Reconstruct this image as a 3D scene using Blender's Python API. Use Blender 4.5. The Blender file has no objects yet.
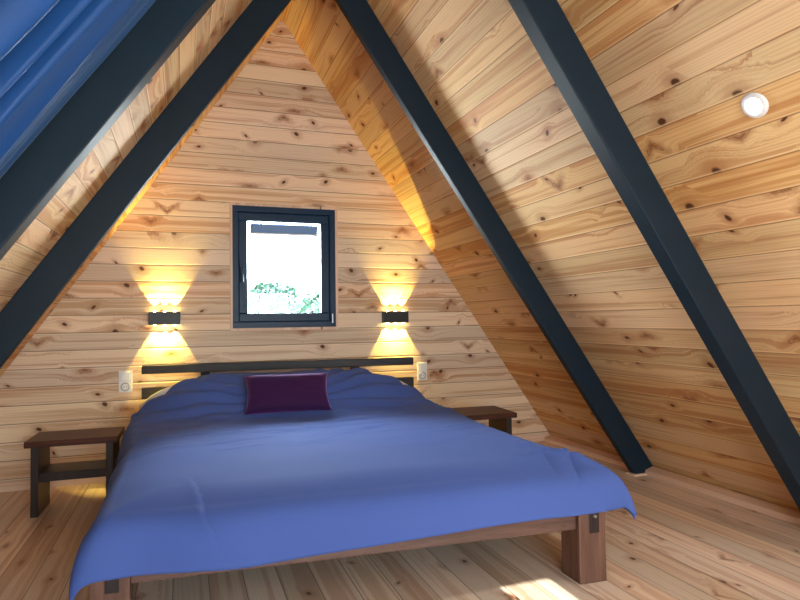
import bpy, bmesh, math, random
from mathutils import Vector, Matrix, noise

random.seed(7)
scene = bpy.context.scene
COL = scene.collection

# ---------------------------------------------------------------- room measures (metres)
D = 4.436            # gable wall with the small window
YF = -1.7            # gable wall behind the camera
XA, ZA, HB = 0.690, 3.302, 2.284      # ridge x, ridge height, half width of the floor
SL = math.hypot(ZA, HB)
NR = Vector((ZA, 0, HB)) / SL         # outward normal of the right roof
NL = Vector((-ZA, 0, HB)) / SL
EYE = 1.05


def roof(side, s, y, inset=0.0):
    """point on the roof boards: s metres down from the ridge, inset towards the room"""
    n = NR if side > 0 else NL
    return Vector((XA + side * s * HB / SL, y, ZA - s * ZA / SL)) - n * inset


# ---------------------------------------------------------------- node helpers
class NT:
    def __init__(self, name):
        self.mat = bpy.data.materials.new(name)
        self.mat.use_nodes = True
        self.t = self.mat.node_tree
        self.t.nodes.clear()
        self.out = self.t.nodes.new('ShaderNodeOutputMaterial')

    def n(self, typ, **kw):
        nd = self.t.nodes.new(typ)
        for k, v in kw.items():
            setattr(nd, k, v)
        return nd

    def link(self, a, b):
        self.t.links.new(a, b)

    def put(self, sock, v):
        if isinstance(v, bpy.types.NodeSocket):
            self.link(v, sock)
        else:
            sock.default_value = v

    def m(self, op, a, b=0.0, c=0.0, clamp=False):
        nd = self.n('ShaderNodeMath', operation=op, use_clamp=clamp)
        self.put(nd.inputs[0], a)
        self.put(nd.inputs[1], b)
        self.put(nd.inputs[2], c)
        return nd.outputs[0]

    def vec(self, x, y, z=0.0):
        nd = self.n('ShaderNodeCombineXYZ')
        for s, v in zip(nd.inputs, (x, y, z)):
            self.put(s, v)
        return nd.outputs[0]

    def sep(self, v):
        nd = self.n('ShaderNodeSeparateXYZ')
        self.link(v, nd.inputs[0])
        return nd.outputs

    def noise(self, v, scale=1.0, detail=3.0, rough=0.55, dist=0.0):
        nd = self.n('ShaderNodeTexNoise')
        self.link(v, nd.inputs['Vector'])
        nd.inputs['Scale'].default_value = scale
        nd.inputs['Detail'].default_value = detail
        nd.inputs['Roughness'].default_value = rough
        nd.inputs['Distortion'].default_value = dist
        return nd.outputs['Fac']

    def ramp(self, v, a, b, lo=0.0, hi=1.0):
        nd = self.n('ShaderNodeMapRange', interpolation_type='SMOOTHSTEP')
        for s, x in zip(nd.inputs, (v, a, b, lo, hi)):
            self.put(s, x)
        return nd.outputs[0]

    def mix(self, f, a, b, blend='MIX'):
        nd = self.n('ShaderNodeMix', data_type='RGBA', blend_type=blend)
        self.put(nd.inputs[0], f)
        for s, v in ((nd.inputs[6], a), (nd.inputs[7], b)):
            self.put(s, v if isinstance(v, bpy.types.NodeSocket) else (*v, 1.0))
        return nd.outputs[2]

    def bump(self, h, strength=0.4, dist=0.003):
        nd = self.n('ShaderNodeBump')
        nd.inputs['Strength'].default_value = strength
        nd.inputs['Distance'].default_value = dist
        self.link(h, nd.inputs['Height'])
        return nd.outputs['Normal']

    def bsdf(self, color, rough=0.5, spec=0.5, normal=None, **kw):
        nd = self.n('ShaderNodeBsdfPrincipled')
        self.put(nd.inputs['Base Color'], color if isinstance(color, bpy.types.NodeSocket) else (*color, 1.0))
        self.put(nd.inputs['Roughness'], rough)
        nd.inputs['Specular IOR Level'].default_value = spec
        if normal is not None:
            self.link(normal, nd.inputs['Normal'])
        for k, v in kw.items():
            nd.inputs[k.replace('_', ' ')].default_value = v
        self.link(nd.outputs[0], self.out.inputs[0])
        return nd


def pine(name, bw, off, pale, warm, red, knot=(0.10, 0.035, 0.012), density=0.5, ksize=1.0, cell=0.36, rough=0.42,
         spec=0.4, groove=0.5, tone=0.35, linedark=0.25, lit_edge=0.0, seed=0.0):
    """Varnished knotty pine boards. UV is in metres: u along the boards, v across them."""
    t = NT(name)
    uv = t.n('ShaderNodeUVMap')
    u, v, _ = t.sep(uv.outputs[0])
    q = t.m('DIVIDE', t.m('SUBTRACT', v, off), bw)
    bi = t.m('FLOOR', q)
    fr = t.m('SUBTRACT', q, bi)
    vc = t.m('MULTIPLY', t.m('SUBTRACT', fr, 0.5), bw)
    wn = t.n('ShaderNodeTexWhiteNoise', noise_dimensions='1D')
    t.link(t.m('ADD', bi, seed + 0.37), wn.inputs['W'])
    r0 = wn.outputs['Value']
    ra, rb, rc = t.sep(wn.outputs['Color'])
    u2 = t.m('ADD', u, t.m('MULTIPLY', r0, 61.0))
    # knots: one candidate per cell along every board
    px = t.m('DIVIDE', u2, cell)
    py = t.m('ADD', t.m('MULTIPLY', fr, 0.9), t.m('MULTIPLY', bi, 3.0))
    vo = t.n('ShaderNodeTexVoronoi', voronoi_dimensions='2D', feature='F1')
    vo.inputs['Scale'].default_value = 1.0
    t.link(t.vec(px, py), vo.inputs['Vector'])
    qx, qy, _ = t.sep(vo.outputs['Position'])
    k1, k2, k3 = t.sep(vo.outputs['Color'])
    du = t.m('MULTIPLY', t.m('SUBTRACT', px, qx), cell)
    dv = t.m('MULTIPLY', t.m('SUBTRACT', py, qy), bw / 0.9)
    ang = t.m('MULTIPLY', t.m('SUBTRACT', k3, 0.5), 2.2)
    ca, sa = t.m('COSINE', ang), t.m('SINE', ang)
    e1 = t.m('ADD', t.m('MULTIPLY', du, ca), t.m('MULTIPLY', dv, sa))
    e2 = t.m('SUBTRACT', t.m('MULTIPLY', dv, ca), t.m('MULTIPLY', du, sa))
    el = t.m('ADD', 0.36, t.m('MULTIPLY', k2, 0.5))
    wob = t.noise(t.vec(t.m('MULTIPLY', u2, 60.0), t.m('MULTIPLY', v, 60.0)), 1.0, 2.0)
    d = t.m('SQRT', t.m('ADD', t.m('POWER', t.m('MULTIPLY', e1, el), 2.0), t.m('POWER', e2, 2.0)))
    d = t.m('MULTIPLY', d, t.m('ADD', 0.7, t.m('MULTIPLY', wob, 0.6)))
    has = t.m('LESS_THAN', k1, density * 0.62)
    kr = t.m('MULTIPLY', t.m('ADD', 0.0035, t.m('MULTIPLY', t.m('POWER', k2, 1.6), 0.010)), ksize)
    rel = t.m('DIVIDE', d, kr)
    core = t.m('MULTIPLY', t.ramp(rel, 0.55, 1.05, 1.0, 0.0), has)
    halo = t.m('MULTIPLY', t.ramp(rel, 0.6, 3.6, 1.0, 0.0), has)
    wide = t.m('MULTIPLY', t.ramp(rel, 0.5, 8.0, 1.0, 0.0), has)
    # larger, longer branch knots, fewer of them
    cell2 = cell * 2.6
    px2 = t.m('ADD', t.m('DIVIDE', u2, cell2), 13.7)
    vo2 = t.n('ShaderNodeTexVoronoi', voronoi_dimensions='2D', feature='F1')
    vo2.inputs['Scale'].default_value = 1.0
    t.link(t.vec(px2, py), vo2.inputs['Vector'])
    rx, ry, _ = t.sep(vo2.outputs['Position'])
    j1, j2, j3 = t.sep(vo2.outputs['Color'])
    du2 = t.m('MULTIPLY', t.m('SUBTRACT', px2, rx), cell2)
    dv2 = t.m('MULTIPLY', t.m('SUBTRACT', py, ry), bw / 0.9)
    side = t.m('SUBTRACT', t.m('MULTIPLY', t.m('LESS_THAN', du2, 0.0), 2.0), 1.0)
    dvb = t.m('ADD', dv2, t.m('MULTIPLY', t.m('MULTIPLY', side, du2), t.m('MULTIPLY', t.m('SUBTRACT', j3, 0.5), 1.7)))
    d2 = t.m('SQRT', t.m('ADD', t.m('POWER', t.m('MULTIPLY', du2, t.m('ADD', 0.16, t.m('MULTIPLY', j2, 0.5))), 2.0), t.m('POWER', dvb, 2.0)))
    d2 = t.m('MULTIPLY', d2, t.m('ADD', 0.55, t.m('MULTIPLY', wob, 0.9)))
    rel2 = t.m('DIVIDE', d2, t.m('MULTIPLY', t.m('ADD', 0.005, t.m('MULTIPLY', j2, 0.007)), ksize))
    has2 = t.m('LESS_THAN', j1, 0.5)
    core2 = t.m('MULTIPLY', t.ramp(rel2, 0.25, 0.95, 1.0, 0.0), has2)
    halo2 = t.m('MULTIPLY', t.ramp(rel2, 0.7, 3.2, 1.0, 0.0), has2)
    rim2 = t.m('MULTIPLY', t.m('MULTIPLY', t.ramp(rel2, 0.75, 0.95), t.ramp(rel2, 0.95, 1.25, 1.0, 0.0)), has2)
    # grain: growth-ring lines that run along the board and bend round the knots
    vg = t.m('ADD', vc, t.m('MULTIPLY', t.m('MULTIPLY', dv, wide), -0.75))
    wide2 = t.m('MULTIPLY', t.ramp(rel2, 0.5, 6.0, 1.0, 0.0), has2)
    vg = t.m('ADD', vg, t.m('MULTIPLY', t.m('MULTIPLY', dv2, wide2), -0.75))
    vg = t.m('ADD', vg, t.m('MULTIPLY', rb, 3.0))
    lowc = t.vec(t.m('MULTIPLY', u2, 0.55), t.m('MULTIPLY', vg, 7.0), r0)
    low = t.noise(lowc, 1.0, 2.0, 0.5)
    fl = t.m('ADD', t.m('MULTIPLY', vg, t.m('ADD', 45.0, t.m('MULTIPLY', rc, 60.0))), t.m('MULTIPLY', low, 5.5))
    ring = t.m('POWER', t.m('ADD', 0.5, t.m('MULTIPLY', t.m('SINE', t.m('MULTIPLY', fl, 6.283)), 0.5)), 2.5)
    fine = t.noise(t.vec(t.m('MULTIPLY', u2, 2.2), t.m('MULTIPLY', vg, 170.0), r0), 1.0, 4.0, 0.6)
    streak = t.noise(t.vec(t.m('MULTIPLY', u2, 0.5), t.m('MULTIPLY', vg, 25.0), ra), 1.0, 3.0, 0.55)
    heart = t.ramp(t.m('ADD', streak, t.m('MULTIPLY', t.m('SUBTRACT', ra, 0.5), 0.14)), 0.49, 0.62)
    brown = t.ramp(t.noise(t.vec(t.m('MULTIPLY', u2, 0.8), t.m('MULTIPLY', vg, 48.0), rb), 1.0, 4.0, 0.6), 0.54, 0.70)
    c = t.mix(t.m('MULTIPLY', t.m('ADD', t.m('MULTIPLY', ring, 0.55), t.m('MULTIPLY', fine, 0.55)), 0.75), pale, warm)
    c = t.mix(t.m('MULTIPLY', heart, 0.9), c, red)
    c = t.mix(t.m('MULTIPLY', brown, 0.6), c, (red[0] * 0.8, red[1] * 0.68, red[2] * 0.6))
    c = t.mix(t.m('MULTIPLY', halo, 0.55), c, (red[0] * 0.72, red[1] * 0.55, red[2] * 0.45))
    # board to board tone
    tone_v = t.m('ADD', 1.0 - tone / 2, t.m('MULTIPLY', rc, tone))
    hs = t.n('ShaderNodeHueSaturation')
    t.link(c, hs.inputs['Color'])
    t.put(hs.inputs['Hue'], t.m('ADD', 0.494, t.m('MULTIPLY', rb, 0.012)))
    t.put(hs.inputs['Saturation'], t.m('ADD', 0.9, t.m('MULTIPLY', ra, 0.2)))
    t.put(hs.inputs['Value'], tone_v)
    c = hs.outputs[0]
    c = t.mix(t.m('MULTIPLY', halo2, 0.6), c, (red[0] * 0.75, red[1] * 0.55, red[2] * 0.42))
    c = t.mix(t.m('MULTIPLY', core2, 0.8), c, (knot[0] * 2.2, knot[1] * 2.0, knot[2] * 2.0))
    c = t.mix(t.m('MULTIPLY', rim2, 0.5), c, knot)
    c = t.mix(core, c, knot)
    edge = t.m('MULTIPLY', t.m('MINIMUM', fr, t.m('SUBTRACT', 1.0, fr)), bw)
    seam = t.ramp(edge, 0.0010, 0.0032, 1.0, 0.0)
    c = t.mix(t.m('MULTIPLY', seam, 1.0 - linedark), c, (0.05, 0.022, 0.008))
    if lit_edge:
        e2_ = t.m('MULTIPLY', t.m('SUBTRACT', 1.0, fr), bw)
        hl = t.m('MULTIPLY', t.ramp(e2_, 0.005, 0.011, 1.0, 0.0), t.m('SUBTRACT', 1.0, seam))  # highlight painted as a pale line along one edge of each board
        c = t.mix(t.m('MULTIPLY', hl, lit_edge), c, tuple(min(1.0, x * 1.25) for x in pale))
    h = t.m('ADD', t.ramp(edge, 0.0, 0.008), t.m('MULTIPLY', fine, 0.03))
    t.bsdf(c, t.m('ADD', rough, t.m('MULTIPLY', fine, 0.12)), spec, t.bump(h, groove, 0.004))
    return t.mat


def dark_wood(name, base, streak, axis, rough=0.45, spec=0.4):
    t = NT(name)
    tc = t.n('ShaderNodeTexCoord')
    x, y, z = t.sep(tc.outputs['Object'])
    sc = [34.0, 34.0, 34.0]
    sc[axis] = 2.2
    v = t.vec(t.m('MULTIPLY', x, sc[0]), t.m('MULTIPLY', y, sc[1]), t.m('MULTIPLY', z, sc[2]))
    g = t.noise(v, 1.0, 5.0, 0.62, 0.4)
    g2 = t.noise(v, 3.1, 3.0, 0.6)
    c = t.mix(t.ramp(g, 0.32, 0.72), base, streak)
    c = t.mix(t.ramp(g2, 0.62, 0.72, 0.0, 0.6), c, (base[0] * 0.35, base[1] * 0.35, base[2] * 0.35))
    t.bsdf(c, rough, spec, t.bump(g, 0.25, 0.002))
    return t.mat


def plain(name, color, rough=0.5, spec=0.5, scale=40.0, var=0.12, bumpy=0.0, **kw):
    t = NT(name)
    tc = t.n('ShaderNodeTexCoord')
    g = t.noise(tc.outputs['Object'], scale, 3.0)
    c = t.mix(g, tuple(x * (1 - var) for x in color), tuple(min(1, x * (1 + var)) for x in color))
    t.bsdf(c, rough, spec, t.bump(g, bumpy, 0.002) if bumpy else None, **kw)
    return t.mat


def cloth(name, color, weave=900.0, rough=0.85, sheen=0.4, tint=(1, 1, 1), spec=0.2, translucent=0.0):
    t = NT(name)
    tc = t.n('ShaderNodeTexCoord')
    g = t.noise(tc.outputs['Object'], weave, 2.0)
    l = t.noise(tc.outputs['Object'], 5.0, 3.0)
    c = t.mix(g, tuple(x * 0.86 for x in color), tuple(min(1, x * 1.12) for x in color))
    c = t.mix(t.m('MULTIPLY', l, 0.25), c, tuple(x * 0.8 for x in color))
    b = t.bsdf(c, rough, spec, t.bump(g, 0.15, 0.001))
    b.inputs['Sheen Weight'].default_value = sheen
    b.inputs['Sheen Tint'].default_value = (*tint, 1)
    b.inputs['Sheen Roughness'].default_value = 0.45
    if translucent:
        tr = t.n('ShaderNodeBsdfTranslucent')
        t.link(c, tr.inputs[0])
        mx = t.n('ShaderNodeMixShader')
        mx.inputs[0].default_value = translucent
        t.link(b.outputs[0], mx.inputs[1])
        t.link(tr.outputs[0], mx.inputs[2])
        t.link(mx.outputs[0], t.out.inputs[0])
    return t.mat


def emit(name, color, strength):
    t = NT(name)
    e = t.n('ShaderNodeEmission')
    e.inputs[0].default_value = (*color, 1)
    e.inputs[1].default_value = strength
    t.link(e.outputs[0], t.out.inputs[0])
    return t.mat


def glass(name):
    t = NT(name)
    tr = t.n('ShaderNodeBsdfTransparent')
    tr.inputs[0].default_value = (0.93, 0.97, 0.97, 1)
    gl = t.n('ShaderNodeBsdfGlossy')
    gl.inputs['Roughness'].default_value = 0.02
    fz = t.n('ShaderNodeFresnel')
    fz.inputs[0].default_value = 1.45
    mx = t.n('ShaderNodeMixShader')
    t.link(fz.outputs[0], mx.inputs[0])
    t.link(tr.outputs[0], mx.inputs[1])
    t.link(gl.outputs[0], mx.inputs[2])
    t.link(mx.outputs[0], t.out.inputs[0])
    return t.mat


# ---------------------------------------------------------------- object helpers
def obj(name, bm, mat, parent=None, smooth=False, bevel=0.0, uvf=None, seg=2):
    me = bpy.data.meshes.new(name)
    bm.normal_update()
    bm.to_mesh(me)
    bm.free()
    if mat is not None:
        me.materials.append(mat)
    if uvf:
        lay = me.uv_layers.new(name='UVMap')
        for poly in me.polygons:
            for li in poly.loop_indices:
                lay.data[li].uv = uvf(me.vertices[me.loops[li].vertex_index].co, poly.normal)
    if smooth:
        for p in me.polygons:
            p.use_smooth = True
    o = bpy.data.objects.new(name, me)
    COL.objects.link(o)
    if parent is not None:
        o.parent = parent
    if bevel:
        b = o.modifiers.new('Bevel', 'BEVEL')
        b.width = bevel
        b.segments = seg
        b.limit_method = 'ANGLE'
    return o


def tag(o, label=None, cat=None, group=None, kind=None):
    if label:
        o['label'] = label
    if cat:
        o['category'] = cat
    if group:
        o['group'] = group
    if kind:
        o['kind'] = kind
    return o


def empty(name, loc, rz=0.0):
    o = bpy.data.objects.new(name, None)
    COL.objects.link(o)
    o.location = loc
    o.rotation_euler = (0, 0, rz)
    o.empty_display_size = 0.1
    return o


def hexa(bm, pts):
    """box from 8 points: bottom 4 then top 4, same order round"""
    v = [bm.verts.new(p) for p in pts]
    for f in ((3, 2, 1, 0), (4, 5, 6, 7), (0, 1, 5, 4), (1, 2, 6, 5), (2, 3, 7, 6), (3, 0, 4, 7)):
        bm.faces.new([v[i] for i in f])
    return v


def box(bm, x0, x1, y0, y1, z0, z1):
    hexa(bm, [(x0, y0, z0), (x1, y0, z0), (x1, y1, z0), (x0, y1, z0), (x0, y0, z1), (x1, y0, z1), (x1, y1, z1), (x0, y1, z1)])
    return bm


def nb():
    return bmesh.new()


def cyl(bm, c, axis, r, h, seg=24, r2=None):
    z = Vector(axis).normalized()
    q = Vector((0, 0, 1)).rotation_difference(z).to_matrix().to_4x4()
    bmesh.ops.create_cone(bm, cap_ends=True, segments=seg, radius1=r, radius2=r if r2 is None else r2, depth=h,
                          matrix=Matrix.Translation(Vector(c) + z * h / 2) @ q)
    return bm


def ring_lathe(bm, prof, mat4, seg=32):
    """lathe a closed profile [(r, z)] about z and place it with mat4"""
    rows = []
    for k in range(seg):
        a = 2 * math.pi * k / seg
        rows.append([bm.verts.new(mat4 @ Vector((r * math.cos(a), r * math.sin(a), z))) for r, z in prof])
    n = len(prof)
    for k in range(seg):
        for j in range(n):
            bm.faces.new((rows[k][j], rows[(k + 1) % seg][j], rows[(k + 1) % seg][(j + 1) % n], rows[k][(j + 1) % n]))
    return bm


# ---------------------------------------------------------------- materials
PINE_ROOF = pine('pine_roof', 0.121, 0.036, (0.72, 0.49, 0.255), (0.56, 0.335, 0.145), (0.50, 0.255, 0.11), density=0.55,
                 ksize=1.9, tone=0.30, rough=0.58, spec=0.25, linedark=0.45, lit_edge=0.6, seed=3)
PINE_GABLE = pine('pine_gable', 0.1145, 0.875, (0.80, 0.635, 0.46), (0.67, 0.47, 0.295), (0.57, 0.35, 0.21), density=0.6,
                  ksize=1.75, tone=0.34, rough=0.52, spec=0.3, linedark=0.22, lit_edge=0.3, seed=11)
PINE_FLOOR = pine('pine_floor', 0.1355, 0.09, (0.78, 0.66, 0.54), (0.67, 0.52, 0.39), (0.58, 0.41, 0.30), density=0.4,
                  ksize=1.4, tone=0.34, rough=0.3, spec=0.5, groove=0.3, linedark=0.4, seed=29)
PINE_TRIM = pine('pine_trim', 0.2, -0.05, (0.82, 0.62, 0.48), (0.74, 0.52, 0.38), (0.68, 0.46, 0.34), density=0.1, tone=0.1, rough=0.4)
BEAM = plain('beam_paint', (0.008, 0.0185, 0.031), 0.52, 0.2, scale=9.0, var=0.2, bumpy=0.08)
FRAME = plain('window_paint', (0.006, 0.028, 0.068), 0.4, 0.22, scale=30.0)
BED_X = dark_wood('bed_wood_across', (0.080, 0.038, 0.028), (0.145, 0.074, 0.055), 0)
BED_Y = dark_wood('bed_wood_along', (0.080, 0.038, 0.028), (0.145, 0.074, 0.055), 1)
BED_Z = dark_wood('bed_wood_upright', (0.095, 0.044, 0.030), (0.16, 0.08, 0.056), 2)
HEAD = dark_wood('headboard_wood', (0.014, 0.012, 0.014), (0.032, 0.027, 0.029), 0, rough=0.45, spec=0.25)
STAND_TOP = dark_wood('stand_top_wood', (0.045, 0.015, 0.010), (0.10, 0.034, 0.02), 0, rough=0.4, spec=0.2)
STAND = dark_wood('stand_wood', (0.016, 0.010, 0.010), (0.035, 0.02, 0.017), 2, rough=0.4)
TENON = plain('tenon_dark', (0.02, 0.012, 0.012), 0.4, 0.4, scale=60)
DUVET = cloth('duvet_cotton', (0.066, 0.114, 0.36), sheen=0.12, tint=(0.35, 0.5, 1.0), rough=0.85, spec=0.08)
WHITE = cloth('white_cotton', (0.78, 0.76, 0.74), sheen=0.1)
PURPLE = cloth('purple_velvet', (0.034, 0.007, 0.055), weave=500, sheen=0.6, tint=(0.55, 0.25, 0.75), rough=0.8)
CURTAIN = cloth('blue_satin', (0.004, 0.060, 0.235), weave=300, sheen=0.25, tint=(0.4, 0.65, 1.0), rough=0.5, spec=0.3, translucent=0.14)
SCONCE = plain('sconce_black', (0.018, 0.016, 0.016), 0.45, 0.4, scale=80, bumpy=0.1)
PLASTIC = plain('white_plastic', (0.72, 0.72, 0.74), 0.35, 0.5, scale=15, var=0.03)
GREYPL = plain('grey_plastic', (0.36, 0.37, 0.40), 0.4, 0.5, scale=15, var=0.05)
DARKHOLE = plain('socket_hole', (0.02, 0.02, 0.02), 0.6, 0.3)
METAL = plain('steel', (0.62, 0.64, 0.66), 0.3, 0.5, scale=30, var=0.05, Metallic=1.0)
GLASS = glass('clear_glass')
BLIND = cloth('blind_fabric', (0.22, 0.36, 0.62), sheen=0.0, translucent=0.03)
BARK = plain('bark', (0.09, 0.06, 0.04), 0.9, 0.2, scale=12, var=0.4, bumpy=0.6)
LEAF = plain('leaf_green', (0.012, 0.045, 0.030), 0.6, 0.3, scale=4, var=0.4)
LEDW = emit('warm_led', (1.0, 0.72, 0.28), 45.0)
SPOTW = emit('white_led', (1.0, 0.97, 0.92), 60.0)

# ---------------------------------------------------------------- shell
def uv_floor(co, n):
    return (co.y, co.x)


def uv_gable(co, n):
    return (co.x, co.z)


def uv_roof(co, n):
    return (co.y, (ZA - co.z) * SL / ZA)


def uv_roof_l(co, n):
    return (co.y + 40.0, (ZA - co.z) * SL / ZA)


T = 0.12
floor = tag(obj('floor', box(nb(), XA - HB - 0.4, XA + HB + 0.4, YF - T, D + T, -0.14, 0.0), PINE_FLOOR, uvf=uv_floor),
            'pale varnished pine board floor running towards the window wall', 'floor', kind='structure')


def slab(side, s0, s1, y0, y1, bm):
    a = [roof(side, s0, y0), roof(side, s0, y1), roof(side, s1, y1), roof(side, s1, y0)]
    b = [roof(side, s0, y0, -T), roof(side, s0, y1, -T), roof(side, s1, y1, -T), roof(side, s1, y0, -T)]
    hexa(bm, a + b)


bm = nb()
slab(1, 0, SL, YF, D, bm)
tag(obj('wall_right', bm, PINE_ROOF, uvf=uv_roof), 'sloping knotty pine boarded wall on the side of the round ceiling lamp', 'wall', kind='structure')
# left slope has an unseen roof window, added for daylight, behind the curtain
WS0, WS1, WY0, WY1 = 1.0, 2.5, 0.35, 1.65
bm = nb()
slab(-1, 0, WS0, YF, D, bm)
slab(-1, WS1, SL, YF, D, bm)
slab(-1, WS0, WS1, YF, WY0, bm)
slab(-1, WS0, WS1, WY1, D, bm)
tag(obj('wall_left', bm, PINE_ROOF, uvf=uv_roof_l), 'sloping pine boarded wall on the blue curtain side', 'wall', kind='structure')


def gable(y0, y1, holes):
    """triangular wall with rectangular holes (x0,x1,z0,z1), built from convex strips"""
    bm = nb()
    zs = sorted({0.0, ZA} | {h[2] for h in holes} | {h[3] for h in holes})
    for z0, z1 in zip(zs, zs[1:]):
        hx = lambda z: HB * (1 - z / ZA)
        cuts = sorted([h for h in holes if h[2] <= z0 + 1e-6 and h[3] >= z1 - 1e-6])
        l = [(XA - hx(z0), XA - hx(z1))]
        spans = []
        cur = (XA - hx(z0), XA - hx(z1))
        for h in cuts:
            spans.append((cur, (h[0], h[0])))
            cur = (h[1], h[1])
        spans.append((cur, (XA + hx(z0), XA + hx(z1))))
        for (a0, a1), (b0, b1) in spans:
            if abs(b1 - a1) < 1e-6:
                pts = [(a0, z0), (b0, z0), (a1, z1)]
            else:
                pts = [(a0, z0), (b0, z0), (b1, z1), (a1, z1)]
            f = [bm.verts.new((x, y0, z)) for x, z in pts]
            g = [bm.verts.new((x, y1, z)) for x, z in pts]
            bm.faces.new(f)
            bm.faces.new(g[::-1])
            for i in range(len(pts)):
                j = (i + 1) % len(pts)
                bm.faces.new((f[j], f[i], g[i], g[j]))
    return bm


WX0, WX1, WZ0, WZ1 = 0.324, 1.077, 1.001, 1.887
tag(obj('wall_back', gable(D, D + 0.14, [(WX0, WX1, WZ0, WZ1)]), PINE_GABLE, uvf=uv_gable),
    'pointed pine gable wall behind the bed', 'wall', kind='structure')
FG = [(-0.42, 1.80, 0.10, 1.60), (1.075, 1.41, 1.86, 2.205)]  # unseen openings added: one for daylight, one to cast the sun patch
tag(obj('wall_front', gable(YF - 0.12, YF, FG), PINE_GABLE, uvf=uv_gable), 'pine gable wall opposite the bed', 'wall', kind='structure')


def window(name, x0, x1, z0, z1, y, depth, fw, sw, label, hy=1):
    """frame + sash + pane in a wall at y; hy=+1 sits in the far wall"""
    w = empty(name, ((x0 + x1) / 2, y, z0))
    tag(w, label, 'window', kind='structure')
    ox, oz = (x0 + x1) / 2, z0

    def ringb(bm, a0, a1, c0, c1, t, ya, yb):
        box(bm, a0 - ox, a1 - ox, ya, yb, c0 - oz, c0 + t - oz)
        box(bm, a0 - ox, a1 - ox, ya, yb, c1 - t - oz, c1 - oz)
        box(bm, a0 - ox, a0 + t - ox, ya, yb, c0 + t - oz, c1 - t - oz)
        box(bm, a1 - t - ox, a1 - ox, ya, yb, c0 + t - oz, c1 - t - oz)
        return bm
    obj('window_frame', ringb(nb(), x0, x1, z0, z1, fw, -0.005 * hy if hy > 0 else -depth, depth if hy > 0 else 0.005), FRAME, w, bevel=0.004)
    ya, yb = (0.012, depth - 0.01) if hy > 0 else (-depth + 0.01, -0.012)
    obj('sash', ringb(nb(), x0 + fw, x1 - fw, z0 + fw, z1 - fw, sw, ya, yb), FRAME, w, bevel=0.006)
    ym = (ya + yb) / 2
    obj('pane', box(nb(), x0 + fw + sw - ox - 0.004, x1 - fw - sw - ox + 0.004, ym - 0.003, ym + 0.003,
                    fw + sw - 0.004, z1 - z0 - fw - sw + 0.004), GLASS, w)
    return w


w1 = window('window_1', WX0 - 0.002, WX1 + 0.002, WZ0 - 0.002, WZ1 + 0.002, D, 0.09, 0.046, 0.062,
            'small dark blue framed window in the pine gable wall above the bed')
# handle on the left sash stile, hinge pin on the right
bm = nb()
box(bm, -0.325, -0.297, -0.002, 0.014, 0.36, 0.45)
box(bm, -0.32, -0.302, -0.03, 0.0, 0.40, 0.42)
box(bm, -0.32, -0.302, -0.042, -0.028, 0.33, 0.425)
tag(obj('handle', bm, FRAME, w1, bevel=0.003), 'dark lever handle')
bm = nb()
cyl(bm, (0.349, -0.012, 0.03), (0, 0, 1), 0.006, 0.07, 12)
tag(obj('hinge', bm, METAL, w1, smooth=False), 'small steel hinge pin')
# thin pale trim round the window
bm = nb()
t_ = 0.018
for a in ((WX0 - t_, WX1 + t_, WZ0 - t_, WZ0), (WX0 - t_, WX1 + t_, WZ1, WZ1 + t_), (WX0 - t_, WX0, WZ0, WZ1), (WX1, WX1 + t_, WZ0, WZ1)):
    box(bm, a[0], a[1], D - 0.008, D, a[2], a[3])
tag(obj('trim_1', bm, PINE_TRIM, uvf=lambda co, n: (co.x + co.z, co.x * .3 + .06)), 'thin pale wooden trim around the small window', 'trim', kind='structure')

for k, h in enumerate(FG):
    window('window_%d' % (k + 2), h[0] - .002, h[1] + .002, h[2] - .002, h[3] + .002, YF, 0.08, 0.03, 0.03,
           ('large dark framed glazing added for daylight in the gable behind the viewer', 'small high pane added to cast the sun patch, in the gable behind the viewer')[k], hy=-1)
# added roof window
w4 = empty('window_4', roof(-1, (WS0 + WS1) / 2, (WY0 + WY1) / 2))
tag(w4, 'unseen roof window added for daylight in the sloping wall behind the blue curtain', 'window', kind='structure')
Mi = Matrix.Translation(-Vector(w4.location))


def roofbox(bm, s0, s1, y0, y1, i0, i1):
    hexa(bm, [Mi @ roof(-1, s, y, i) for i in (i0, i1) for s, y in ((s0, y0), (s0, y1), (s1, y1), (s1, y0))])


bm = nb()
for a in ((WS0, WS0 + .05, WY0, WY1), (WS1 - .05, WS1, WY0, WY1), (WS0 + .05, WS1 - .05, WY0, WY0 + .05), (WS0 + .05, WS1 - .05, WY1 - .05, WY1)):
    roofbox(bm, *a, -0.09, 0.0)
obj('window_frame', bm, FRAME, w4)
bm = nb()
roofbox(bm, WS0 + .046, WS1 - .046, WY0 + .046, WY1 - .046, -0.05, -0.044)
obj('pane', bm, GLASS, w4)

# baseboards
def skirt(name, side, y0, y1):
    bm = nb()
    x = XA + side * (HB - 0.006)
    k = HB / ZA * 0.026
    xi = x - side * 0.100
    pts = [(x, 0.0), (xi, 0.0), (xi + side * 0.006, 0.030), (x - side * 0.034, 0.048)]
    hexa(bm, [(px, y0, pz) for px, pz in pts] + [(px, y1, pz) for px, pz in pts])
    bmesh.ops.recalc_face_normals(bm, faces=bm.faces)
    return tag(obj(name, bm, PINE_TRIM, uvf=lambda co, n: (co.y, co.z), bevel=0.003), None, None, kind='structure')


tag(skirt('baseboard_right', 1, YF, D), 'pale pine skirting strip along the foot of the sloping wall with the lamp', 'baseboard')
tag(skirt('baseboard_left', -1, YF, D), 'pale pine skirting strip along the foot of the curtain side wall', 'baseboard')
bm = nb()
box(bm, XA - HB + 0.04, XA + HB - 0.04, D - 0.018, D, 0.0, 0.055)
tag(obj('baseboard_back', bm, PINE_TRIM, uvf=uv_gable, bevel=0.004), 'pale pine skirting along the foot of the gable wall', 'baseboard', kind='structure')


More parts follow.
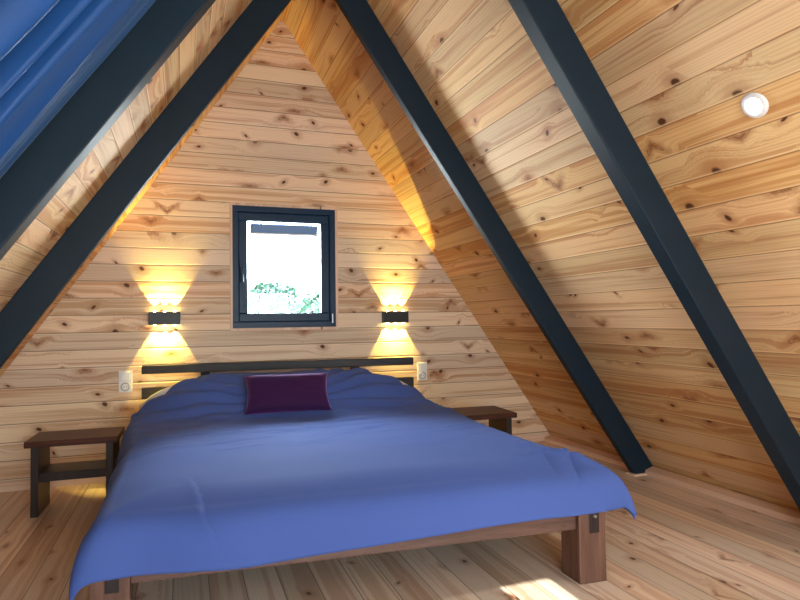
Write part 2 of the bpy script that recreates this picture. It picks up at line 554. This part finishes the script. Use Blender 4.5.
# ---------------------------------------------------------------- rafters
def rafter(side, y, w, d, label):
    bm = nb()
    c = d * SL / HB                    # keeps the inner edge on the ridge plane
    s1 = SL + d * HB / ZA              # run into the floor plane
    p = [roof(side, 0, y), roof(side, 0, y + w), roof(side, SL - 0.001, y + w), roof(side, SL - 0.001, y)]
    n = NR if side > 0 else NL
    dn = Vector((side * HB, 0, -ZA)) / SL
    top = Vector((XA, 0, ZA - d * SL / HB))
    bot = Vector((XA + side * (HB - d * SL / ZA), 0, 0.001))
    q = [top + Vector((0, y, 0)), top + Vector((0, y + w, 0)), bot + Vector((0, y + w, 0)), bot + Vector((0, y, 0))]
    hexa(bm, p + q)
    bmesh.ops.recalc_face_normals(bm, faces=bm.faces)
    return tag(obj('rafter', bm, BEAM, bevel=0.005), label, 'roof beam', 'dark painted A-frame rafters', 'structure')


rafter(1, 3.229, 0.052, 0.149, 'dark painted rafter ending on the floor beyond the foot of the bed on the lamp side')
rafter(1, 1.970, 0.080, 0.142, 'thick dark rafter between the round ceiling lamp and the next rafter')
rafter(-1, 3.325, 0.045, 0.150, 'dark painted rafter on the curtain side, next to the gable wall')
rafter(-1, 2.120, 0.085, 0.150, 'dark painted rafter edging the blue curtain')
# small pale plinth pieces at the rafter foot
fx = XA + HB - 0.149 * SL / ZA
bm = nb()
box(bm, fx - 0.022, XA + HB - 0.012, 3.208, 3.227, 0.0, 0.012)
box(bm, fx - 0.022, fx - 0.002, 3.227, 3.30, 0.0, 0.012)
tag(obj('trim_2', bm, PINE_TRIM, uvf=lambda co, n: (co.x, co.y - 3.1), bevel=0.003), 'pale pine strip around the foot of the dark rafter beyond the bed', 'trim', kind='structure')

# ---------------------------------------------------------------- bed
def BX(s):
    return -0.285 + 1.861 * s


def shear(o_y, x):
    return o_y - 0.072 * (x - 1.576)


bed = empty('bed', (0, 0, 0))
tag(bed, 'low wooden double bed with brown frame and dark slatted headboard under the window', 'bed')


def sbox(bm, x0, x1, y0, y1, z0, z1):
    hexa(bm, [(x, shear(y, x), z) for z in (z0, z1) for x, y in ((x0, y0), (x1, y0), (x1, y1), (x0, y1))])
    return bm


Y0, Y1 = 2.0, 4.29      # foot face and headboard face at x = 1.576
LX0, LX1 = -0.285, 1.576
for x0 in (LX0, LX1 - 0.119):
    l = obj('leg', sbox(nb(), x0, x0 + 0.119, Y0, Y0 + 0.125, 0.0, 0.315), BED_Z, bed, bevel=0.004)
    obj('tenon', sbox(nb(), x0 + 0.045, x0 + 0.088, Y0 - 0.004, Y0 + 0.002, 0.195, 0.285), TENON, l, bevel=0.002)
    obj('bolt', cyl(nb(), (x0 + 0.066, shear(Y0, x0 + 0.06) - 0.012, 0.262), (0, 1, 0), 0.006, 0.01, 12), METAL, l)
for x0 in (LX0 + 0.02, LX1 - 0.119):
    obj('leg', sbox(nb(), x0, x0 + 0.10, Y1 - 0.12, Y1 - 0.001, 0.0, 0.315), BED_Z, bed, bevel=0.004)
obj('foot_rail', sbox(nb(), LX0 + 0.119, LX1 - 0.119, Y0 + 0.02, Y0 + 0.065, 0.208, 0.312), BED_X, bed, bevel=0.004)
for x0 in (LX0 + 0.03, LX1 - 0.075):
    obj('side_rail', sbox(nb(), x0, x0 + 0.045, Y0 + 0.125, Y1 - 0.12, 0.20, 0.312), BED_Y, bed, bevel=0.004)
obj('slat_base', sbox(nb(), LX0 + 0.075, LX1 - 0.075, Y0 + 0.065, Y1 - 0.12, 0.225, 0.245), BED_X, bed)
for x0 in (0.10, 1.16):
    obj('headboard_post', sbox(nb(), x0 + 0.005, x0 + 0.065, Y1, Y1 + 0.035, 0.0, 0.735), HEAD, bed, bevel=0.003)
for z0, z1 in ((0.705, 0.762), (0.537, 0.612)):
    obj('headboard_rail', sbox(nb(), -0.272, 1.628, Y1 - 0.045, Y1 - 0.001, z0, z1), HEAD, bed, bevel=0.004)

# mattress
ML, MR = LX0 + 0.075, LX1 - 0.004
mt = obj('mattress', sbox(nb(), ML, MR, Y0 + 0.09, Y1 - 0.06, 0.318, 0.400), WHITE, bevel=0.03, seg=4)
tag(mt, 'white mattress lying in the wooden bed frame under the blue duvet', 'mattress')

# duvet ------------------------------------------------------------
TOPZ = 0.452
XL0, XR = -0.226, 1.622     # where the cover turns down
YH = 4.165                  # head end of the cover (at x = 1.576)
YB = 2.075                   # front edge where the cover turns down


def XLat(y):
    t = min(1.0, max(0.0, (y - 3.2) / 0.5))
    return XL0 - 0.050 * t * t * (3 - 2 * t)


def YHat(x):
    t = min(1.0, max(0.0, (abs(x - 0.655) - 0.45) / 0.38))
    return YH - 0.15 * t * t * (3 - 2 * t)


def hump(x, y):
    """rise over the pillows; y measured in sheared coordinates"""
    xi = abs((x - 0.655) / 0.955)
    hx = max(0.0, 1 - xi ** 4.6)
    t = min(1.0, max(0.0, (y - 3.56) / 0.50))
    hy = t * t * (3 - 2 * t)
    if y > 4.06:
        hy -= 1.2 * (y - 4.06) ** 2 * 2
    return 0.232 * hx * hy


def fbm(p, o=3):
    return noise.fractal(p, 0.9, 2.0, o)


def duvet_point(a, b):
    """a across, b along in flat-sheet metres: returns world point (before shear)"""
    XL = XLat(b)
    dx = XL - a if a < XL else (a - XR if a > XR else 0.0)
    sx = -1 if a < XL else 1
    dy = YB - b if b < YB else 0.0
    x = min(max(a, XL), XR)
    y = max(b, YB)
    d = math.hypot(dx, dy)
    z = TOPZ + hump(x, y)
    # soft filling and creases
    z += 0.010 * fbm(Vector((a * 1.7, b * 1.7, 3.1)), 2)
    near = min(1.0, max(0.0, (y - 2.9) / 1.0))
    cr = fbm(Vector((a * 3.2 + 1.5 * fbm(Vector((a, b, 9)), 2), b * 15.0, 1.7)), 3)
    z += 0.010 * near * cr
    z += 0.012 * min(1.0, max(0.0, (y - 2.5) / 0.5)) * max(0.0, fbm(Vector((a * 2.0 + b * 1.4, b * 8.0 - a * 3.0, 6.3)), 3)) ** 1.0
    # radiating creases on the pillow slope
    rise = hump(x, y)
    if rise > 0.005:
        k = min(1.0, rise / 0.08) * min(1.0, max(0.0, abs(x - 0.62) - 0.18) / 0.25)
        ph = math.atan2(y - 3.72, abs(x - 0.66) + 0.05)
        z += 0.019 * k * math.sin(ph * 34 + 3 * fbm(Vector((a * 2, b * 2, 5)), 2))
    # round the turn-down
    e = min(x - XL, XR - x, y - YB)
    R = 0.16
    hd = 1 - 0.85 * min(1.0, max(0.0, (b - 3.1) / 0.45))
    if d == 0.0:
        if e < R:
            z -= 0.030 * hd * (1 - e / R) ** 2
        return Vector((x, y, z))
    ux, uy = sx * dx / d, -dy / d
    z -= 0.030 * hd
    corner = min(dx, dy) / (max(dx, dy) + 1e-6)
    flare = (0.17 if sx > 0 else 0.02) * corner * d
    ox = ((0.032 if sx > 0 else 0.105) * (1 - math.exp(-dx / (0.05 if sx > 0 else 0.10))) if dx > 0 else 0.0) + flare
    oy = (0.105 * (1 - math.exp(-dy / 0.06)) if dy > 0 else 0.0)
    down = d * (0.95 - 0.10 * corner) - 0.03 * (1 - math.exp(-d / 0.04))
    along = b if dx > dy else a
    wav = math.sin(along * 9.5 + 1.3 * math.sin(along * 4.1)) * 0.010 * min(1.0, d / 0.12)
    wav += 0.008 * fbm(Vector((a * 4, b * 4, 2.2)), 2) * min(1.0, d / 0.1)
    wav *= 1 - corner
    return Vector((x + sx * (ox if dx > 0 else 0.0) + ux * wav, y - oy + uy * wav, z - down))


bm = nb()
NX, NY = 270, 300
OL, ORR, OF = 0.235, 0.185, 0.180
rows = []
for j in range(NY + 1):
    row = []
    tb = j / NY
    for i in range(NX + 1):
        a = (XL0 - OL) + (XR + ORR - XL0 + OL) * i / NX
        yh = YHat(a)
        b = yh - (yh - (YB - OF)) * tb
        XL = XLat(b)
        # the hem is shorter beside the pillows and a little uneven
        k = min(1.0, max(0.0, (b - 3.1) / 0.7))
        aa = a
        if a < XL:
            aa = XL - (XL - a) * (1 - 0.80 * k)
        if a > XR:
            aa = XR + (a - XR) * (1 - 0.80 * k)
        bb = b
        if b < YB:
            bb = YB - (YB - b) * (0.97 + 0.05 * math.sin(a * 3.1 + 0.6) + 0.26 * (1 - i / NX))
        p = duvet_point(aa, bb)
        # crease folds at the right foot corner and a long one on the left
        for (cx, cy, ex, ey, amp, wd) in ((1.47, 2.42, 1.62, 2.07, 0.020, 0.034), (1.36, 2.28, 1.60, 2.16, 0.018, 0.03),
                                          (1.52, 2.50, 1.40, 2.10, 0.015, 0.035), (1.56, 2.24, 1.46, 2.03, 0.016, 0.028),
                                          (0.02, 2.30, 0.06, 2.03, 0.003, 0.03), (0.05, 2.05, 0.09, 1.95, 0.010, 0.022)):
            vx, vy = ex - cx, ey - cy
            L2 = vx * vx + vy * vy
            t = max(0.0, min(1.0, ((aa - cx) * vx + (bb - cy) * vy) / L2))
            dd = math.hypot(aa - cx - vx * t, bb - cy - vy * t)
            sgn = (aa - cx) * vy - (bb - cy) * vx
            g = math.exp(-(dd / wd) ** 2) * math.sin(math.pi * (0.15 + 0.7 * t))
            p.z += amp * g * (1.0 if sgn > 0 else -0.7)
        row.append(bm.verts.new((p.x, shear(p.y, p.x), max(p.z, 0.02))))
    rows.append(row)
for j in range(NY):
    for i in range(NX):
        bm.faces.new((rows[j][i], rows[j + 1][i], rows[j + 1][i + 1], rows[j][i + 1]))
bmesh.ops.recalc_face_normals(bm, faces=bm.faces)
dv = obj('duvet', bm, DUVET, smooth=True)
so = dv.modifiers.new('Solidify', 'SOLIDIFY')
so.thickness = 0.010
so.offset = 1.0
tag(dv, 'wide blue duvet spread over the double bed and pillows', 'duvet')

# pillows under the cover -------------------------------------------
def pillow(x0, x1, label):
    bm = nb()
    nx, ny = 48, 60
    y0, y1 = 3.60, 4.222
    top, bot = [], []
    for j in range(ny + 1):
        y = y0 + (y1 - y0) * j / ny
        rt, rb = [], []
        for i in range(nx + 1):
            x = x0 + (x1 - x0) * i / nx
            yh = YHat(x)
            back = max(0.0, min(1.0, (y - yh - 0.006) / 0.02))
            h1 = h_under = hump(x, min(y, yh)) - 0.030
            h = h_under
            if back > 0:
                xi = abs((x - 0.655) / 1.0)
                hb_ = 0.246 * max(0.0, 1 - xi ** 6.0) * (1 - max(0.0, (y - 4.12) / 0.13) ** 2)
                h = h + (max(hb_, h) - h) * back
            mid = min(1.0, abs(x - (0.655)) / 0.03)
            h = max(h, 0.006) * (0.9 + 0.1 * mid)
            rt.append(bm.verts.new((x, shear(y, x), 0.427 + h)))
            rb.append(bm.verts.new((x, shear(y, x), 0.4015)))
        top.append(rt)
        bot.append(rb)
    for j in range(ny):
        for i in range(nx):
            bm.faces.new((top[j][i], top[j][i + 1], top[j + 1][i + 1], top[j + 1][i]))
            bm.faces.new((bot[j][i], bot[j + 1][i], bot[j + 1][i + 1], bot[j][i + 1]))
    for j in range(ny):
        bm.faces.new((top[j][0], top[j + 1][0], bot[j + 1][0], bot[j][0]))
        bm.faces.new((top[j][nx], bot[j][nx], bot[j + 1][nx], top[j + 1][nx]))
    for i in range(nx):
        bm.faces.new((top[0][i], bot[0][i], bot[0][i + 1], top[0][i + 1]))
        bm.faces.new((top[ny][i], top[ny][i + 1], bot[ny][i + 1], bot[ny][i]))
    return tag(obj('pillow', bm, WHITE, smooth=True), label, 'pillow', 'white pillows under the duvet')


pillow(-0.272, 0.650, 'white pillow edge peeking from the blue duvet beside the clearly visible nightstand')
pillow(0.660, 1.605, 'white pillow edge showing under the blue duvet below the outlet beside the mostly hidden nightstand')

# purple cushion -----------------------------------------------------
bm = nb()
n_ = 40
W_, H_ = 0.53, 0.275
for sgn in (1, -1):
    g = []
    for j in range(n_ + 1):
        r = []
        for i in range(n_ + 1):
            a, b = i / n_ * 2 - 1, j / n_ * 2 - 1
            th = max(0.0, (1 - a ** 4) * (1 - b ** 4)) ** 0.55
            pin = 1 - 0.075 * (1 - b * b) * abs(a) ** 3
            pjn = 1 - 0.09 * (1 - a * a) * abs(b) ** 3
            z = sgn * 0.062 * th + 0.004 * fbm(Vector((a * 2.5, b * 2.5, sgn * 4.0)), 3) * th
            r.append(bm.verts.new((a * W_ / 2 * pin, b * H_ / 2 * pjn, z)))
        g.append(r)
    for j in range(n_):
        for i in range(n_):
            q = (g[j][i], g[j][i + 1], g[j + 1][i + 1], g[j + 1][i])
            bm.faces.new(q if sgn > 0 else q[::-1])
bmesh.ops.remove_doubles(bm, verts=bm.verts, dist=0.0004)
cu = obj('cushion', bm, PURPLE, smooth=True)
cu.rotation_euler = (math.radians(52), 0, math.radians(-4.1))
cu.location = (0.606, 3.782, 0.599)
tag(cu, 'dark purple velvet cushion leaning on the pillow end of the blue duvet', 'cushion')


# ---------------------------------------------------------------- nightstands
def nightstand(loc, w, d, h, rz, label):
    r = empty('nightstand', loc, rz)
    tag(r, label, 'nightstand', 'dark wooden nightstands beside the bed')
    obj('table_top', box(nb(), -w / 2, w / 2, -d / 2, d / 2, h - 0.034, h), STAND_TOP, r, bevel=0.004)
    for s in (-1, 1):
        x = s * (w / 2 - 0.045)
        obj('side_panel', box(nb(), x - 0.019, x + 0.019, -d / 2 + 0.03, d / 2 - 0.03, 0.0, h - 0.0345), STAND, r, bevel=0.003)
    obj('shelf', box(nb(), -w / 2 + 0.0645, w / 2 - 0.0645, -d / 2 + 0.045, d / 2 - 0.04, 0.185, 0.232), STAND, r, bevel=0.003)
    return r


nightstand((-0.582, 3.905, 0), 0.462, 0.33, 0.415, math.radians(-1.5), 'dark brown nightstand with open shelf, standing in view on bare floor beside the bed')
nightstand((1.905, 3.725, 0), 0.40, 0.36, 0.415, math.radians(-4), 'dark brown nightstand mostly hidden behind the bed on the sloping lamp wall side')

# ---------------------------------------------------------------- wall lamps
def sconce(x, z, label):
    r = empty('wall_lamp', (x, D, z))
    tag(r, label, 'wall lamp', 'up and down wall lamps beside the window')
    bm = nb()
    hw, hh, dp, t = 0.101, 0.044, 0.058, 0.006
    box(bm, -hw, hw, -dp, -dp + t, -hh, hh)
    box(bm, -hw, -hw + t, -dp + t, -0.002, -hh, hh)
    box(bm, hw - t, hw, -dp + t, -0.002, -hh, hh)
    box(bm, -hw + t, hw - t, -0.010, -0.002, -hh, hh)
    box(bm, -hw + t, hw - t, -dp + t, -0.010, -hh + 0.012, hh - 0.012)
    obj('lamp_body', bm, SCONCE, r, bevel=0.002)
    for s in (-1, 1):
        for k in (-1, 0, 1):
            bm = nb()
            cyl(bm, (k * 0.064, -0.031, s * (hh - 0.011)), (0, 0, s), 0.011, 0.014, 16, 0.009)
            cyl(bm, (k * 0.064, -0.031, s * (hh + 0.0035)), (0, 0, s), 0.009, 0.004, 16, 0.004)
            obj('led', bm, LEDW, r, smooth=False)
            ld = bpy.data.lights.new('sconce_beam', 'SPOT')
            ld.energy = SCONCE_W
            ld.color = (1.0, 0.73, 0.16)
            ld.spot_size = math.radians(62)
            ld.spot_blend = 0.05
            ld.shadow_soft_size = 0.004
            lo = bpy.data.objects.new('sconce_beam', ld)
            COL.objects.link(lo)
            lo.parent = r
            lo.location = (k * 0.064, -0.031, s * (hh + 0.009))
            lo.rotation_euler = (math.radians(8) if s < 0 else math.pi - math.radians(8), 0, 0)
    return r


SCONCE_W = 18.0
sconce(-0.128, 1.079, 'black up-and-down wall lamp glowing yellow over the clearly visible nightstand')
sconce(1.543, 1.068, 'black up-and-down wall lamp glowing yellow between the window and the sloping lamp wall')


# ---------------------------------------------------------------- sockets
def outlet(x, z, label):
    r = empty('wall_outlet', (x, D, z))
    tag(r, label, 'outlet', 'white switch and socket plates by the headboard')
    obj('plate', box(nb(), -0.042, 0.042, -0.010, -0.0005, -0.072, 0.072), PLASTIC, r, bevel=0.004)
    obj('switch', box(nb(), -0.029, 0.029, -0.016, -0.0105, 0.008, 0.064), PLASTIC, r, bevel=0.003)
    M = Matrix.Translation((0, -0.0105, -0.034)) @ Matrix.Rotation(math.pi / 2, 4, 'X')
    so = obj('socket', ring_lathe(nb(), [(0.020, 0.0), (0.020, 0.005), (0.026, 0.006), (0.030, 0.003), (0.030, 0.0)], M), GREYPL, r)
    bm = nb()
    for k in (-1, 1):
        cyl(bm, (k * 0.0095, -0.0108, -0.034), (0, -1, 0), 0.003, 0.0015, 10)
    obj('pin_hole', bm, DARKHOLE, so)
    return r


outlet(-0.374, 0.657, 'white switch and socket plate on the pine wall above the clearly visible nightstand')
outlet(1.772, 0.637, 'white switch and socket plate on the pine wall nearest the sloping lamp wall')

# ---------------------------------------------------------------- round ceiling lamp
def downlight(side, s, y, label, group, power, seen=True):
    n = NR if side > 0 else NL
    base = roof(side, s, y)
    r = empty('ceiling_spotlight', base)
    r.rotation_mode = 'QUATERNION'
    r.rotation_quaternion = Vector((0, 0, 1)).rotation_difference(-n)
    tag(r, label, 'ceiling lamp', group)
    I = Matrix.Identity(4)
    obj('ring', ring_lathe(nb(), [(0.026, 0.001), (0.026, 0.008), (0.034, 0.012), (0.044, 0.006), (0.045, 0.001)], I), PLASTIC, r, smooth=True)
    obj('lens', cyl(nb(), (0, 0, 0.001), (0, 0, 1), 0.0255, 0.006, 32, 0.022), SPOTW, r)
    ld = bpy.data.lights.new('spotlight_beam', 'SPOT')
    ld.energy = power
    ld.color = (1.0, 0.94, 0.85)
    ld.spot_size = math.radians(165)
    ld.spot_blend = 0.6
    ld.shadow_soft_size = 0.03
    lo = bpy.data.objects.new('spotlight_beam', ld)
    COL.objects.link(lo)
    lo.parent = r
    lo.location = (0, 0, 0.02)
    lo.rotation_euler = (math.pi, 0, 0)
    return r


SPOT_W = 26.0
GRP = None
downlight(1, 1.900, 1.440, 'small bright round white spotlight recessed in the sloping pine boards', GRP, SPOT_W)

# two unseen lamps of the same type, added behind the viewer for fill light
downlight(1, 1.900, -0.45, 'added fill spotlight in the sloping boards behind the viewer, on the side of the other lamp', None, 25.0)
downlight(-1, 0.80, -0.45, 'added fill spotlight high in the curtain side boards behind the viewer', None, 25.0)

# ---------------------------------------------------------------- curtain
bm = nb()
NS, NYc = 70, 260
rows = []
for j in range(NYc + 1):
    yy = 0.15 + (2.085 - 0.15) * j / NYc
    row = []
    for i in range(NS + 1):
        s = 0.35 + 3.2 * i / NS
        ph = yy * 40 + 2.4 * math.sin(yy * 8.3 + 0.5) + 1.0 * math.sin(yy * 21) + 0.5 * fbm(Vector((yy * 3, s * 0.7, 0)), 2) + 0.25 * (s - 1.6)
        wv = math.sin(ph)
        wv = math.copysign(abs(wv) ** 0.7, wv)
        big = fbm(Vector((yy * 2.4, s * 0.25, 7.0)), 2)
        ed = min(1.0, max(0.0, (2.07 - yy) / 0.45))
        ins = 0.034 + ed * (0.052 + 0.060 * wv + 0.020 * big) + 0.006 * fbm(Vector((yy * 14, s * 1.2, 2.0)), 2)
        yw = yy + 0.016 * math.cos(ph) + 0.02 * fbm(Vector((yy * 2, s * 0.8, 4)), 2)
        row.append(bm.verts.new(roof(-1, s, min(yw, 2.10), max(ins, 0.02))))
    rows.append(row)
for j in range(NYc):
    for i in range(NS):
        bm.faces.new((rows[j][i], rows[j + 1][i], rows[j + 1][i + 1], rows[j][i + 1]))
bmesh.ops.recalc_face_normals(bm, faces=bm.faces)
cur = obj('curtain', bm, CURTAIN, smooth=True)
so = cur.modifiers.new('Solidify', 'SOLIDIFY')
so.thickness = 0.003
tag(cur, 'blue gathered curtain hanging down the sloping wall beside the dark rafter', 'curtain')

# ---------------------------------------------------------------- roller blind on the small window
bl = empty('roller_blind', (0.7005, D, 1.72))
tag(bl, 'short grey blind rolled up at the top of the small window', 'blind')
obj('blind_cassette', box(nb(), -0.252, 0.252, 0.012, 0.040, 0.038, 0.044), BLIND, bl, bevel=0.004)
bm = nb()
for k in range(7):
    box(bm, -0.248, 0.248, 0.016 - 0.002 * (k % 2), 0.034, -0.024 + k * 0.0085, -0.0155 + k * 0.0085)
obj('folded_fabric', bm, BLIND, bl)
obj('bottom_bar', box(nb(), -0.250, 0.250, 0.013, 0.036, -0.036, -0.023), METAL, bl, bevel=0.003)

# ---------------------------------------------------------------- tree outside
def tree(x, y, top, label, seed):
    rnd = random.Random(seed)
    r = empty('tree', (x, y, -3.0))
    tag(r, label, 'tree', 'trees outside the small window')
    bm = nb()
    cyl(bm, (0, 0, 0), (0, 0, 1), 0.10, top + 2.4, 10, 0.03)
    for k in range(9):
        a = rnd.uniform(0, 6.28)
        cyl(bm, (0, 0, top + rnd.uniform(0.8, 2.3)), (math.cos(a), math.sin(a), 1.1), 0.03, rnd.uniform(0.5, 1.0), 8, 0.008)
    obj('trunk', bm, BARK, r)
    bm = nb()
    for k in range(2800):
        a = rnd.uniform(0, 6.28)
        zz = rnd.uniform(-1.9, 1.0) if rnd.random() < 0.8 else rnd.uniform(0.4, 1.0)
        rr = 0.95 * math.sqrt(max(0.02, 1 - ((zz + 0.5) / 1.55) ** 2)) * math.sqrt(rnd.random())
        c = Vector((rr * math.cos(a), rr * math.sin(a), top + 2.4 + zz))
        q = Vector((rnd.gauss(0, 1), rnd.gauss(0, 1), rnd.gauss(0, 1))).normalized()
        p = q.orthogonal().normalized()
        s = q.cross(p)
        l = rnd.uniform(0.045, 0.08)
        bm.faces.new([bm.verts.new(c + v) for v in (p * l, s * l * 0.42, -p * l, -s * l * 0.42)])
    tag(obj('foliage', bm, LEAF, r), kind='stuff')
    return r


tree(1.9, 8.0, 1.05, 'leafy green treetop seen through the small window, at the handle-free side of the pane', 5)
tree(1.45, 10.6, 1.30, 'lower leafy green treetop seen through the middle of the small window', 9)

# ---------------------------------------------------------------- light
SKY_FRONT, SKY_BACK = 15.0, 66.0
world = bpy.data.worlds.new('sky')
scene.world = world
world.use_nodes = True
wt = world.node_tree
wt.nodes.clear()
wo = wt.nodes.new('ShaderNodeOutputWorld')
bg = wt.nodes.new('ShaderNodeBackground')
tc = wt.nodes.new('ShaderNodeTexCoord')
sp = wt.nodes.new('ShaderNodeSeparateXYZ')
mr = wt.nodes.new('ShaderNodeMapRange')
mx = wt.nodes.new('ShaderNodeMix')
mx.data_type = 'RGBA'
wt.links.new(tc.outputs['Generated'], sp.inputs[0])
wt.links.new(sp.outputs[2], mr.inputs[0])
my = wt.nodes.new('ShaderNodeMapRange')
wt.links.new(sp.outputs[1], my.inputs[0])
my.inputs[1].default_value = -0.5
my.inputs[2].default_value = 0.7
my.inputs[3].default_value = SKY_FRONT
my.inputs[4].default_value = SKY_BACK
wt.links.new(my.outputs[0], bg.inputs[1])
mr.inputs[1].default_value = -0.1
mr.inputs[2].default_value = 0.7
mx.inputs[6].default_value = (0.93, 0.97, 1.0, 1)
mx.inputs[7].default_value = (0.78, 0.90, 1.0, 1)
wt.links.new(mr.outputs[0], mx.inputs[0])
wt.links.new(mx.outputs[2], bg.inputs[0])
wt.links.new(bg.outputs[0], wo.inputs[0])

sun = bpy.data.lights.new('sun', 'SUN')
sun.energy = 15.0
sun.angle = math.radians(0.25)
sun.color = (1.0, 0.90, 0.78)
so_ = bpy.data.objects.new('sun', sun)
COL.objects.link(so_)
so_.rotation_euler = Vector((0.006, 1.0, -0.555)).to_track_quat('-Z', 'Y').to_euler()


def portal(name, loc, rot, sx, sy):
    a = bpy.data.lights.new(name, 'AREA')
    a.shape = 'RECTANGLE'
    a.size, a.size_y = sx, sy
    a.cycles.is_portal = True
    o = bpy.data.objects.new(name, a)
    COL.objects.link(o)
    o.location = loc
    o.rotation_euler = rot
    return o


portal('daylight_portal', ((WX0 + WX1) / 2, D + 0.12, (WZ0 + WZ1) / 2), (-math.pi / 2, 0, 0), 0.75, 0.88)
h = FG[0]
portal('daylight_portal', ((h[0] + h[1]) / 2, YF - 0.1, (h[2] + h[3]) / 2), (math.pi / 2, 0, 0), h[1] - h[0], h[3] - h[2])
pr = portal('daylight_portal', roof(-1, (WS0 + WS1) / 2, (WY0 + WY1) / 2, -0.11), (0, 0, 0), WS1 - WS0, WY1 - WY0)
zax = NL
xax = Vector((-HB, 0, -ZA)) / SL
yax = zax.cross(xax)
pr.rotation_euler = Matrix((xax, yax, zax)).transposed().to_euler()

# ---------------------------------------------------------------- camera
yaw, pitch, roll = 0.345172847, 0.0321014802, -0.0138286348
f = Vector((math.sin(yaw) * math.cos(pitch), math.cos(yaw) * math.cos(pitch), math.sin(pitch)))
r = Vector((math.cos(yaw), -math.sin(yaw), 0))
u = r.cross(f)
r2 = math.cos(roll) * r + math.sin(roll) * u
u2 = -math.sin(roll) * r + math.cos(roll) * u
cam = bpy.data.cameras.new('camera')
cam.sensor_width = 36.0
cam.lens = 599.68 / 800 * 36.0
cam.clip_start = 0.02
co = bpy.data.objects.new('camera', cam)
COL.objects.link(co)
M = Matrix((r2, u2, -f)).transposed().to_4x4()
M.translation = (0, 0, EYE)
co.matrix_world = M
scene.camera = co

scene.view_settings.view_transform = 'Standard'
scene.view_settings.look = 'None'
scene.view_settings.exposure = 0.27
scene.view_settings.gamma = 1.0
scene.view_settings.use_curve_mapping = False
scene.cycles.max_bounces = 14
scene.cycles.diffuse_bounces = 10
scene.cycles.sample_clamp_indirect = 6.0
scene.cycles.caustics_reflective = False
scene.cycles.caustics_refractive = False
